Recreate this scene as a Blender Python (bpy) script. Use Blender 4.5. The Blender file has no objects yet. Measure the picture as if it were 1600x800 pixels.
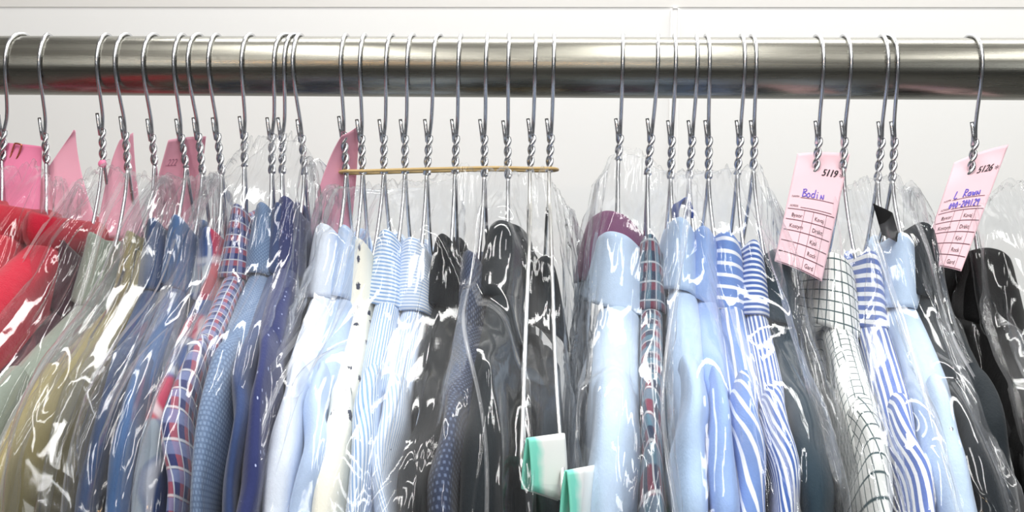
import bpy, bmesh, math, random
import numpy as np
from mathutils import Vector

S = bpy.context.scene
COL = S.collection
R_ = math.radians
EYE = 1.60                      # eye height above the floor
DIST = 0.85                     # camera to rail
FPX = 1932.0                    # focal length in pixels of a 1600 x 800 frame

# ------------------------------------------------------------------ camera
YAW = math.atan(130 / FPX); ROLL = R_(0.8)
fw = Vector((-math.sin(YAW), math.cos(YAW), 0))
_r = Vector((math.cos(YAW), math.sin(YAW), 0)); _u = Vector((0, 0, 1))
rt = _r * math.cos(ROLL) + _u * math.sin(ROLL)
up = -_r * math.sin(ROLL) + _u * math.cos(ROLL)
CAM = Vector((0, -DIST, EYE))
cd = bpy.data.cameras.new('camera'); cam = bpy.data.objects.new('camera', cd); COL.objects.link(cam)
cd.sensor_width = 36; cd.sensor_fit = 'HORIZONTAL'; cd.lens = 36 * FPX / 1600; cd.clip_start = 0.02
from mathutils import Matrix
cam.matrix_world = Matrix(((rt.x, up.x, -fw.x, CAM.x), (rt.y, up.y, -fw.y, CAM.y), (rt.z, up.z, -fw.z, CAM.z), (0, 0, 0, 1)))
S.camera = cam

# ------------------------------------------------------------------ world, lights, exposure
w = bpy.data.worlds.new('world'); S.world = w; w.use_nodes = True
wn = w.node_tree.nodes; wl = w.node_tree.links
bg = wn['Background']; bg.inputs['Color'].default_value = (0.92, 0.96, 1.0, 1); bg.inputs['Strength'].default_value = 0.13

def area(name, loc, target, sx, sy, power, col=(1, 1, 1)):
    l = bpy.data.lights.new(name, 'AREA'); l.shape = 'RECTANGLE'; l.size = sx; l.size_y = sy
    l.energy = power; l.color = col
    o = bpy.data.objects.new(name, l); COL.objects.link(o); o.location = loc
    d = Vector(target) - Vector(loc); o.rotation_euler = d.to_track_quat('-Z', 'Y').to_euler()
    return o

def tube(loc, along_y, ln, power):
    o = area('ceiling_tube_light', loc, (loc[0], loc[1], 0), ln, 0.13, power, (1, 0.99, 0.97))
    o.rotation_euler = (0, 0, R_(90) if along_y else 0)
tube((-0.45, -1.00, 2.70), True, 1.5, 20)
tube((0.10, -0.90, 2.70), True, 1.5, 16)
tube((0.80, -1.00, 2.70), True, 1.5, 20)
tube((-0.6, -2.4, 2.70), False, 1.5, 20)
tube((0.3, 0.36, 2.70), False, 1.9, 30)
for wx, wp in ((-1.5, 11), (0.1, 8), (1.6, 11)):
    area('front_fill_light', (wx, -3.3, 2.0), (0.0, 0, 1.5), 0.26, 1.3, wp, (0.95, 0.98, 1.0))  # unseen front fill, added to light the garments and streak the film
area('warm_lamp_light', (-0.80, -2.6, 2.05), (0, 0, 1.7), 0.50, 0.03, 3.5, (1, 0.58, 0.26))
area('warm_lamp_light', (-0.12, -2.6, 2.03), (0, 0, 1.7), 0.26, 0.03, 2.4, (1, 0.58, 0.26))

vs = S.view_settings
S.display_settings.display_device = 'sRGB'
vs.view_transform = 'Standard'; vs.look = 'None'; vs.gamma = 1; vs.exposure = -0.60; vs.use_curve_mapping = False
S.cycles.transparent_max_bounces = 32; S.cycles.max_bounces = 10
S.cycles.diffuse_bounces = 4; S.cycles.glossy_bounces = 4
S.cycles.caustics_reflective = False; S.cycles.caustics_refractive = False
S.cycles.sample_clamp_indirect = 6

# ------------------------------------------------------------------ helpers
RNG = np.random.default_rng(7)
random.seed(7)

def ray(u, v):
    return (fw + rt * ((u - 800) / FPX) - up * ((v - 400) / FPX)).normalized()

def at(u, v, y):
    """world point seen at pixel u, v of the photograph on the vertical plane y (rail is y = 0)"""
    d = ray(u, v); t = (y - CAM.y) / d.y
    return CAM + d * t

def tag(o, label=None, cat=None, group=None, kind=None):
    if label: o['label'] = label
    if cat: o['category'] = cat
    if group: o['group'] = group
    if kind: o['kind'] = kind
    return o

def empty(name, loc):
    o = bpy.data.objects.new(name, None); o.empty_display_size = 0.02; COL.objects.link(o); o.location = loc
    return o

def link(name, me, mat, parent=None, smooth=True, loc=None):
    o = bpy.data.objects.new(name, me); COL.objects.link(o)
    if mat is not None: me.materials.append(mat)
    if smooth: me.polygons.foreach_set('use_smooth', [True] * len(me.polygons))
    if parent is not None: o.parent = parent
    if loc is not None: o.location = loc
    return o

def grid_mesh(name, P, uv=None, wrap_u=False, wrap_v=False):
    """P: (nv, nu, 3) array of points -> mesh of quads (v rows, u columns); uv in metres"""
    nv, nu = P.shape[:2]
    me = bpy.data.meshes.new(name)
    iu = np.arange(nu if wrap_u else nu - 1); iv = np.arange(nv if wrap_v else nv - 1)
    A, B = np.meshgrid(iv, iu, indexing='ij')
    A2 = (A + 1) % nv; B2 = (B + 1) % nu
    F = np.stack([A * nu + B, A * nu + B2, A2 * nu + B2, A2 * nu + B], -1).reshape(-1, 4)
    n = len(F)
    me.vertices.add(nv * nu); me.vertices.foreach_set('co', P.reshape(-1).astype(np.float32))
    me.loops.add(n * 4); me.loops.foreach_set('vertex_index', F.reshape(-1).astype(np.int32))
    me.polygons.add(n); me.polygons.foreach_set('loop_start', (np.arange(n) * 4).astype(np.int32))
    me.polygons.foreach_set('loop_total', np.full(n, 4, np.int32))
    me.update(calc_edges=True)
    if uv is not None:
        l = me.uv_layers.new(name='UVMap')
        l.data.foreach_set('uv', uv.reshape(-1, 2)[F.reshape(-1)].reshape(-1).astype(np.float32))
    me.validate()
    return me

def catmull(pts, n=8):
    pts = [Vector(p) for p in pts]; P = [pts[0] * 2 - pts[1]] + pts + [pts[-1] * 2 - pts[-2]]
    out = []
    for i in range(1, len(P) - 2):
        for k in range(n):
            t = k / n; a, b, c, d = P[i - 1], P[i], P[i + 1], P[i + 2]
            out.append(0.5 * ((2 * b) + (c - a) * t + (2 * a - 5 * b + 4 * c - d) * t * t + (3 * b - a - 3 * c + d) * t ** 3))
    out.append(pts[-1]); return out

def tube_into(bm, pts, r, seg=10, cap=True, closed=False):
    pts = [Vector(p) for p in pts]; n = len(pts); rings = []
    nrm = None
    for i, p in enumerate(pts):
        if closed: t = (pts[(i + 1) % n] - pts[i - 1])
        else: t = pts[min(i + 1, n - 1)] - pts[max(i - 1, 0)]
        t = t.normalized()
        if nrm is None:
            nrm = t.orthogonal().normalized()
        nrm = (nrm - t * nrm.dot(t)).normalized(); b = t.cross(nrm)
        rr = r[i] if hasattr(r, '__len__') else r
        rings.append([bm.verts.new(p + (nrm * math.cos(a) + b * math.sin(a)) * rr) for a in [2 * math.pi * k / seg for k in range(seg)]])
    m = n if closed else n - 1
    for i in range(m):
        A, B = rings[i], rings[(i + 1) % n]
        for k in range(seg):
            bm.faces.new((A[k], A[(k + 1) % seg], B[(k + 1) % seg], B[k]))
    if cap and not closed:
        bm.faces.new(rings[0][::-1]); bm.faces.new(rings[-1])

def bm_mesh(bm, name):
    me = bpy.data.meshes.new(name); bmesh.ops.recalc_face_normals(bm, faces=bm.faces); bm.to_mesh(me); bm.free(); return me

def box_bm(bm, x0, x1, y0, y1, z0, z1, bev=0.0):
    b2 = bmesh.new(); bmesh.ops.create_cube(b2, size=1)
    for v in b2.verts:
        v.co = Vector((x0 + (v.co.x + .5) * (x1 - x0), y0 + (v.co.y + .5) * (y1 - y0), z0 + (v.co.z + .5) * (z1 - z0)))
    if bev: bmesh.ops.bevel(b2, geom=list(b2.edges), offset=bev, segments=3, affect='EDGES')
    me = bpy.data.meshes.new('t'); b2.to_mesh(me); b2.free(); bm.from_mesh(me); bpy.data.meshes.remove(me)

def smooth_noise(n, k, amp, rng=RNG):
    """smooth 1-D noise: n samples with k control points"""
    c = rng.normal(0, 1, k + 3); x = np.linspace(0, k, n); i = np.floor(x).astype(int); t = x - i; t = t * t * (3 - 2 * t)
    return amp * (c[i] * (1 - t) + c[i + 1] * t)

# ------------------------------------------------------------------ materials
def new_mat(name):
    m = bpy.data.materials.new(name); m.use_nodes = True
    nt = m.node_tree; return m, nt, nt.nodes['Principled BSDF'], nt.nodes['Material Output']

def sock(nt, s, v):
    if isinstance(v, bpy.types.NodeSocket): nt.links.new(v, s)
    else: s.default_value = v

def math_(nt, op, a, b=None, c=None):
    n = nt.nodes.new('ShaderNodeMath'); n.operation = op
    sock(nt, n.inputs[0], a)
    if b is not None: sock(nt, n.inputs[1], b)
    if c is not None: sock(nt, n.inputs[2], c)
    return n.outputs[0]

def mixc(nt, fac, a, b):
    n = nt.nodes.new('ShaderNodeMix'); n.data_type = 'RGBA'
    sock(nt, n.inputs['Factor'], fac); sock(nt, n.inputs['A'], a); sock(nt, n.inputs['B'], b)
    return n.outputs['Result']

def rgb(h):
    """sRGB 0-255 triple to linear"""
    return tuple(((c / 255) / 12.92 if c / 255 <= .04045 else ((c / 255 + .055) / 1.055) ** 2.4) for c in h) + (1,)

def noise(nt, vec, scale, detail=2, rough=.5, dist=0):
    n = nt.nodes.new('ShaderNodeTexNoise'); n.inputs['Scale'].default_value = scale; n.inputs['Detail'].default_value = detail
    n.inputs['Roughness'].default_value = rough; n.inputs['Distortion'].default_value = dist
    if vec is not None: nt.links.new(vec, n.inputs['Vector'])
    return n.outputs['Fac']

def bump(nt, bsdf, h, strength=.3, dist=.001):
    b = nt.nodes.new('ShaderNodeBump'); b.inputs['Strength'].default_value = strength; b.inputs['Distance'].default_value = dist
    nt.links.new(h, b.inputs['Height']); nt.links.new(b.outputs[0], bsdf.inputs['Normal']); return b

def uvs(nt):
    t = nt.nodes.new('ShaderNodeTexCoord'); s = nt.nodes.new('ShaderNodeSeparateXYZ')
    nt.links.new(t.outputs['UV'], s.inputs[0]); return t.outputs['UV'], s.outputs[0], s.outputs[1], t.outputs['Object']

def stripe(nt, x, period, width, soft=.04):
    """0..1 mask, 1 inside a stripe of given fraction of the period"""
    f = math_(nt, 'FRACT', math_(nt, 'DIVIDE', x, period))
    d = math_(nt, 'ABSOLUTE', math_(nt, 'SUBTRACT', f, .5))
    n = nt.nodes.new('ShaderNodeMapRange'); n.interpolation_type = 'SMOOTHSTEP'
    nt.links.new(d, n.inputs['Value']); n.inputs['From Min'].default_value = width / 2 + soft; n.inputs['From Max'].default_value = width / 2 - soft
    return n.outputs[0]

def cloth(name, base, kind='plain', c2=None, c3=None, period=.006, width=.4, rough=.85, sheen=.2, bumpy=.25):
    m, nt, b, out = new_mat(name)
    uv, x, y, obj = uvs(nt)
    base = rgb(base); c2 = rgb(c2) if c2 else None; c3 = rgb(c3) if c3 else None
    col = None
    warp = math_(nt, 'MULTIPLY', math_(nt, 'SUBTRACT', noise(nt, obj, 18, 1), .5), period * .9)
    xs = math_(nt, 'ADD', x, warp); ys = math_(nt, 'ADD', y, warp)
    if kind == 'plain':
        n_ = noise(nt, uv, 260, 3, .6)
        dark = tuple(c * .82 for c in base[:3]) + (1,)
        col = mixc(nt, n_, dark, base)
    elif kind == 'stripe':
        col = mixc(nt, stripe(nt, xs, period, width), base, c2)
    elif kind == 'check':            # thin window-pane lines
        a = stripe(nt, xs, period, width); c = stripe(nt, ys, period, width)
        col = mixc(nt, math_(nt, 'MAXIMUM', a, c), base, c2)
    elif kind == 'plaid':
        a = stripe(nt, xs, period, .42, .03); c = stripe(nt, ys, period, .45, .03)
        t = mixc(nt, math_(nt, 'MULTIPLY', a, .8), base, c2)
        t = mixc(nt, math_(nt, 'MULTIPLY', c, .72), t, c3)
        l1 = stripe(nt, math_(nt, 'ADD', xs, period * .27), period, .09, .03)
        l2 = stripe(nt, math_(nt, 'ADD', ys, period * .3), period, .09, .03)
        col = mixc(nt, math_(nt, 'MULTIPLY', math_(nt, 'MAXIMUM', l1, l2), .6), t, (.75, .78, .8, 1))
    elif kind == 'weave':            # offset dots of a dobby weave
        r = math_(nt, 'FLOOR', math_(nt, 'DIVIDE', y, period * .7))
        sh = math_(nt, 'MULTIPLY', math_(nt, 'MODULO', r, 2.0), period * .5)
        a = stripe(nt, math_(nt, 'ADD', x, sh), period, width, .12); c = stripe(nt, y, period * .7, width, .12)
        col = mixc(nt, math_(nt, 'MULTIPLY', a, c), base, c2)
    elif kind in ('flower', 'dots'):
        v = nt.nodes.new('ShaderNodeTexVoronoi'); v.feature = 'F1'; v.inputs['Scale'].default_value = 1 / period; v.inputs['Randomness'].default_value = .45
        nt.links.new(uv, v.inputs['Vector'])
        if kind == 'flower':
            rag = math_(nt, 'MULTIPLY', math_(nt, 'SUBTRACT', noise(nt, uv, 900, 1), .5), .30)
            d = math_(nt, 'ADD', v.outputs['Distance'], rag)
        else: d = v.outputs['Distance']
        k = math_(nt, 'LESS_THAN', d, width)
        col = mixc(nt, k, base, c2)
    nt.links.new(col, b.inputs['Base Color'])
    b.inputs['Roughness'].default_value = rough; b.inputs['Specular IOR Level'].default_value = .2
    b.inputs['Sheen Weight'].default_value = sheen; b.inputs['Sheen Roughness'].default_value = .5
    h = math_(nt, 'ADD', math_(nt, 'MULTIPLY', noise(nt, uv, 900, 2), .25), math_(nt, 'MULTIPLY', noise(nt, obj, 45, 3), 1.0))
    bump(nt, b, h, bumpy, .004)
    return m

def metal(name, col, rough, aniso=0):
    m, nt, b, out = new_mat(name)
    b.inputs['Metallic'].default_value = 1; b.inputs['Base Color'].default_value = col; b.inputs['Roughness'].default_value = rough
    return m

M = {}
M['wire'] = metal('galvanised_wire', (.62, .63, .65, 1), .24)
M['arm'] = metal('pale_reflecting_wire', (.86, .85, .82, 1), .35)  # same steel made paler: its reflected light is put into the colour
M['clip'] = metal('copper_clip', (.62, .20, .12, 1), .25)

def rail_material():
    m, nt, b, out = new_mat('brushed_steel_rail')
    t = nt.nodes.new('ShaderNodeTexCoord'); mp = nt.nodes.new('ShaderNodeMapping'); mp.inputs['Scale'].default_value = (1.5, 90, 90)
    nt.links.new(t.outputs['Object'], mp.inputs[0])
    n1 = noise(nt, mp.outputs[0], 3, 5, .65)
    mp2 = nt.nodes.new('ShaderNodeMapping'); mp2.inputs['Scale'].default_value = (6, 30, 30)
    nt.links.new(t.outputs['Object'], mp2.inputs[0])
    n2 = noise(nt, mp2.outputs[0], 2, 6, .7)
    r = nt.nodes.new('ShaderNodeMapRange'); nt.links.new(n1, r.inputs[0]); r.inputs['To Min'].default_value = .19; r.inputs['To Max'].default_value = .35
    nt.links.new(r.outputs[0], b.inputs['Roughness'])
    nt.links.new(mixc(nt, n2, (.185, .180, .152, 1), (.30, .292, .255, 1)), b.inputs['Base Color'])
    b.inputs['Metallic'].default_value = 1
    bump(nt, b, n1, .12, .0006)
    return m
M['rail'] = rail_material()

def wall_material(name, c):
    m, nt, b, out = new_mat(name)
    t = nt.nodes.new('ShaderNodeTexCoord')
    nt.links.new(mixc(nt, noise(nt, t.outputs['Object'], 1.7, 3), tuple(k * .965 for k in c[:3]) + (1,), c), b.inputs['Base Color'])
    b.inputs['Roughness'].default_value = .55; b.inputs['Specular IOR Level'].default_value = .25
    bump(nt, b, noise(nt, t.outputs['Object'], 160, 3), .05, .001)
    return m
M['wall'] = wall_material('white_wall_paint', (.83, .835, .82, 1))
M['trim'] = wall_material('cool_white_trim_paint', (.90, .90, .89, 1))
M['ledge'] = wall_material('grey_white_ledge_paint', (.74, .73, .70, 1))
M['floor'] = wall_material('grey_floor', (.22, .22, .22, 1))
M['ceiling'] = wall_material('white_ceiling', (.8, .8, .8, 1))

def paper(name, c, c2):
    m, nt, b, out = new_mat(name)
    t = nt.nodes.new('ShaderNodeTexCoord')
    nt.links.new(mixc(nt, noise(nt, t.outputs['Object'], 60, 4), rgb(c), rgb(c2)), b.inputs['Base Color'])
    b.inputs['Roughness'].default_value = .8; b.inputs['Specular IOR Level'].default_value = .2
    # thin paper lets a little light through
    tr = nt.nodes.new('ShaderNodeBsdfTranslucent'); tr.inputs['Color'].default_value = rgb(c2)
    mx = nt.nodes.new('ShaderNodeMixShader'); mx.inputs[0].default_value = .25
    nt.links.new(b.outputs[0], mx.inputs[1]); nt.links.new(tr.outputs[0], mx.inputs[2]); nt.links.new(mx.outputs[0], out.inputs[0])
    return m
M['pink'] = paper('pink_ticket_paper', (247, 184, 205), (250, 196, 214))
M['pale_pink'] = paper('pale_pink_ticket_paper', (250, 214, 223), (252, 222, 230))
M['hot_pink'] = paper('hot_pink_ticket_paper', (240, 140, 178), (245, 152, 188))

def flat(name, c, rough=.6, spec=.3):
    m, nt, b, out = new_mat(name); b.inputs['Base Color'].default_value = rgb(c); b.inputs['Roughness'].default_value = rough
    b.inputs['Specular IOR Level'].default_value = spec; return m
M['ink'] = flat('black_print_ink', (48, 40, 46))
M['faint_ink'] = flat('faint_grey_ink', (176, 118, 140))
M['rule'] = flat('dark_rule_ink', (92, 62, 74))
M['pen'] = flat('violet_pen_ink', (118, 106, 205))
M['pin'] = flat('pink_plastic', (238, 130, 170), .3, .5)
M['label'] = flat('black_label_cloth', (14, 14, 16), .8)
M['rubber'] = flat('tan_rubber', (201, 172, 118), .5, .4)

def guard_material():
    m, nt, b, out = new_mat('white_card_with_green_edge')
    uv, x, y, obj = uvs(nt)
    r = nt.nodes.new('ShaderNodeMapRange'); nt.links.new(math_(nt, 'ADD', x, math_(nt, 'MULTIPLY', math_(nt, 'SUBTRACT', noise(nt, obj, 120, 3), .5), .006)), r.inputs[0])
    r.inputs['From Min'].default_value = .005; r.inputs['From Max'].default_value = .011
    nt.links.new(mixc(nt, r.outputs[0], rgb((128, 222, 200)), rgb((238, 240, 236))), b.inputs['Base Color'])
    b.inputs['Roughness'].default_value = .7
    return m
M['guard'] = guard_material()

def film_material(name, haze=.10, cloud=.10, tint=(.97, .98, 1.0)):
    """clear polythene: see-through, glossy, a little milky"""
    m, nt, b, out = new_mat(name); nt.nodes.remove(b)
    tc = nt.nodes.new('ShaderNodeTexCoord'); uv = tc.outputs['UV']
    mp = nt.nodes.new('ShaderNodeMapping'); mp.inputs['Scale'].default_value = (1.0, .22, 1); nt.links.new(uv, mp.inputs[0])
    n1 = noise(nt, mp.outputs[0], 120, 3, .55, .6)
    bp = nt.nodes.new('ShaderNodeBump'); bp.inputs['Strength'].default_value = .14; bp.inputs['Distance'].default_value = .0018
    nt.links.new(n1, bp.inputs['Height'])
    lw = nt.nodes.new('ShaderNodeLayerWeight'); lw.inputs['Blend'].default_value = .5; nt.links.new(bp.outputs[0], lw.inputs['Normal'])
    fres = math_(nt, 'ADD', .042, math_(nt, 'MULTIPLY', math_(nt, 'POWER', lw.outputs['Facing'], 5.0), .85))
    gl = nt.nodes.new('ShaderNodeBsdfGlossy'); gl.inputs['Roughness'].default_value = .085; nt.links.new(bp.outputs[0], gl.inputs['Normal'])
    tr = nt.nodes.new('ShaderNodeBsdfTransparent'); tr.inputs['Color'].default_value = (.985, .99, .995, 1)
    df = nt.nodes.new('ShaderNodeBsdfDiffuse'); df.inputs['Color'].default_value = tint + (1,)
    tl = nt.nodes.new('ShaderNodeBsdfTranslucent'); tl.inputs['Color'].default_value = tint + (1,)
    md = nt.nodes.new('ShaderNodeMixShader'); md.inputs[0].default_value = .5
    nt.links.new(df.outputs[0], md.inputs[1]); nt.links.new(tl.outputs[0], md.inputs[2])
    # milkier where seen along the film
    mh = nt.nodes.new('ShaderNodeMapping'); mh.inputs['Scale'].default_value = (1.0, .35, 1); nt.links.new(uv, mh.inputs[0])
    cl = nt.nodes.new('ShaderNodeMapRange'); cl.interpolation_type = 'SMOOTHSTEP'; nt.links.new(noise(nt, mh.outputs[0], 16, 2, .5, .8), cl.inputs[0])
    cl.inputs['From Min'].default_value = .46; cl.inputs['From Max'].default_value = .72; cl.inputs['To Min'].default_value = haze; cl.inputs['To Max'].default_value = haze + cloud
    hz = math_(nt, 'ADD', cl.outputs[0], math_(nt, 'MULTIPLY', math_(nt, 'POWER', lw.outputs['Facing'], 4.0), .40))
    m1 = nt.nodes.new('ShaderNodeMixShader'); nt.links.new(hz, m1.inputs[0]); nt.links.new(tr.outputs[0], m1.inputs[1]); nt.links.new(md.outputs[0], m1.inputs[2])
    m2 = nt.nodes.new('ShaderNodeMixShader'); nt.links.new(fres, m2.inputs[0]); nt.links.new(m1.outputs[0], m2.inputs[1]); nt.links.new(gl.outputs[0], m2.inputs[2])
    nt.links.new(m2.outputs[0], out.inputs[0])
    return m
M['film'] = film_material('clear_polythene', .010)
M['seam'] = film_material('welded_polythene', .20, .22)

# ------------------------------------------------------------------ room shell
def slab(name, x0, x1, y0, y1, z0, z1, mat, bev=0):
    bm = bmesh.new(); box_bm(bm, x0, x1, y0, y1, z0, z1, bev)
    o = link(name, bm_mesh(bm, name), M[mat], smooth=False); tag(o, kind='structure'); return o
WY = 0.62
slab('wall_back', -3, 3, WY, WY + .1, 0, 2.8, 'wall')
slab('floor', -3, 3, -4, WY, -.1, 0, 'floor')
slab('ceiling', -3, 3, -4, WY + .1, 2.8, 2.9, 'ceiling')
zl = at(800, 8, WY - .012).z
slab('trim_1', -3, 3, WY - .0008, WY, zl, zl + .10, 'ledge')
def strip(n, u0, u1, dep):
    slab('trim_%d' % n, at(u0, 150, WY - dep).x, at(u1, 150, WY - dep).x, WY - dep, WY, 0, zl, 'trim', .003)
strip(2, 1046, 1060, .0022)

# ------------------------------------------------------------------ the rail
ZR = EYE + .130; RR = .0207
def make_rail():
    n = 96; xs = np.linspace(-1.3, 1.3, 60); th = np.linspace(0, 2 * np.pi, n, endpoint=False)
    P = np.zeros((60, n, 3)); P[..., 0] = xs[:, None]; P[..., 1] = RR * np.cos(th); P[..., 2] = RR * np.sin(th)
    o = link('hanging_rail', grid_mesh('hanging_rail', P, wrap_u=True), M['rail'], loc=(0, 0, ZR))
    tag(o, 'long brushed steel tube rail that all the wire hangers hook over', 'rail')
    return o
make_rail()

# ------------------------------------------------------------------ hangers
# number: (top x, front x, twist top x, twist top y, twist bottom x, twist bottom y) in photograph pixels
HK = {1: (38, 8, 6, 205, 4, 250), 2: (75, 61, 70, 210, 73, 255), 3: (168, 151, 160, 203, 161, 252), 4: (200, 179, 196, 208, 200, 265),
 5: (243, 223, 238, 212, 242, 258), 6: (286, 271, 283, 212, 291, 262), 7: (312, 293, 310, 210, 317, 272), 8: (340, 325, 340, 210, 347, 272),
 9: (393, 377, 382, 208, 382, 260), 10: (450, 428, 425, 210, 425, 270), 11: (462, 444, 442, 210, 441, 270), 12: (470, 457, 472, 213, 476, 272),
 13: (541, 532, 537, 208, 541, 272), 14: (570, 562, 565, 213, 567, 270), 15: (613, 603, 600, 213, 600, 270), 16: (646, 636, 633, 213, 633, 270),
 17: (688, 677, 671, 213, 667, 272), 18: (720, 716, 713, 213, 711, 270), 19: (761, 759, 757, 213, 757, 275), 20: (794, 794, 793, 215, 794, 278),
 21: (836, 836, 832, 212, 828, 268), 22: (865, 865, 861, 212, 858, 268), 23: (973, 973, 969, 212, 966, 250), 24: (1028, 1028, 1018, 212, 1012, 272),
 25: (1053, 1056, 1050, 215, 1048, 278), 26: (1088, 1090, 1082, 215, 1077, 278), 27: (1102, 1109, 1108, 215, 1107, 278), 28: (1157, 1164, 1157, 215, 1152, 272),
 29: (1173, 1182, 1179, 215, 1177, 265), 30: (1274, 1287, 1280, 216, 1273, 280), 31: (1316, 1330, 1320, 216, 1317, 262), 32: (1376, 1388, 1378, 217, 1371, 282),
 33: (1382, 1403, 1398, 217, 1394, 282), 34: (1512, 1535, 1524, 218, 1515, 280)}
WR = .00135
def make_hanger(k, label, neck, shoulder, tip, mat='wire', tip_b=None):
    """neck .. tip: world points the front arm passes (y < 0); the back arm mirrors it"""
    tx, fx, ax, ay, bx, by = HK[k]
    T = at(tx, 100, 0); F = at(fx, 105, -RR - WR)
    A = at(ax, ay, -.003); B = at(bx, by, -.002)
    root = empty('wire_hanger', (T.x, 0, ZR + RR))
    tag(root, label, 'hanger', 'twisted wire hangers on the rail')
    o = Vector(root.location)
    r = RR + WR
    pts = []
    path = [(T.x + (T.x - F.x) * .25, r * math.cos(R_(-25)), ZR + r * math.sin(R_(-25)))]
    for a in np.linspace(0, 90, 5):
        path.append((T.x + (T.x - F.x) * .25 * (1 - a / 90), r * math.cos(R_(a)), ZR + r * math.sin(R_(a))))
    for a in np.linspace(90, 180, 6)[1:]:
        f_ = math.sin(R_(a - 90)); g = 1 - math.sqrt(max(0, 1 - f_ * f_)) * 1.0
        path.append((T.x + (F.x - T.x) * (1 - (1 - f_) ** 2), r * math.cos(R_(a)), ZR + r * math.sin(R_(a))))
    for t in (.22, .5, .78, 1.0):
        e = t * t * (3 - 2 * t)
        x = F.x + (A.x - F.x) * (.35 * t + .65 * t * t); yy = -r + (r - .003) * (e); z = ZR + (A.z - ZR) * t
        path.append((x, yy, z))
    bm = bmesh.new(); tube_into(bm, [Vector(p) - o for p in catmull(path, 6)], WR, 10)
    link('hook', bm_mesh(bm, 'hook'), M['wire'], root)
    # neck: two strands wound round each other, one ends in a short stub
    ax_ = (B - A); L = ax_.length; ax_.normalize(); s1 = ax_.orthogonal().normalized(); s2 = ax_.cross(s1)
    turns = max(1.0, L / .0155); n = 44
    bm = bmesh.new()
    for ph in (0, math.pi):
        p = [A + ax_ * (L * t) + (s1 * math.cos(ph + 2 * math.pi * turns * t) + s2 * math.sin(ph + 2 * math.pi * turns * t)) * WR * 1.12 for t in np.linspace(0, 1, n)]
        tube_into(bm, [q - o for q in p], WR * 1.02, 10)
    stub = [A + ax_ * .004 + Vector((-.0012, -.0012, 0)), A + Vector((-.0020, -.0016, .003)), A + Vector((-.0026, -.0018, .0075)), A + Vector((-.0032, -.0018, .0115))]
    tube_into(bm, [q - o for q in stub], WR, 10)
    link('twisted_neck', bm_mesh(bm, 'twisted_neck'), M['wire'], root)
    # arms and the lower bar
    bm = bmesh.new()
    rb = [Vector((B.x - (p.x - B.x) * 1.0, -p.y, p.z)) for p in (neck, shoulder, tip)]
    full = [B + Vector((0, -.001, 0)), B + (neck - B) * .12 + Vector((0, 0, -.010)), B + (neck - B) * .42 + Vector((0, 0, -.014)), neck, shoulder, tip]
    rb3 = [Vector((2 * B.x - p.x, -p.y, p.z)) for p in full[1:3]]
    low = tip + Vector((0, .012, -.014)); lowb = rb[2] + Vector((0, -.012, -.014))
    loop = catmull(full, 8) + catmull([tip + Vector((0, -.003, -.006)), low, (low + lowb) / 2, lowb, rb[2] + Vector((0, .003, -.006))], 6) + catmull([rb[2], rb[1], rb[0], rb3[1], rb3[0], B + Vector((0, .001, 0))], 8)
    tube_into(bm, [q - o for q in loop], WR, 8)
    link('shoulder_frame', bm_mesh(bm, 'shoulder_frame'), M[mat], root)
    return root

# ------------------------------------------------------------------ garments
NECK = .055; SLOPE = .45
def ridge(y):
    """height of the shoulder line below the collar top, for distance y from the neck"""
    y = np.abs(y)
    r = -.040 - SLOPE * np.maximum(0, y - NECK)
    return r

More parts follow.
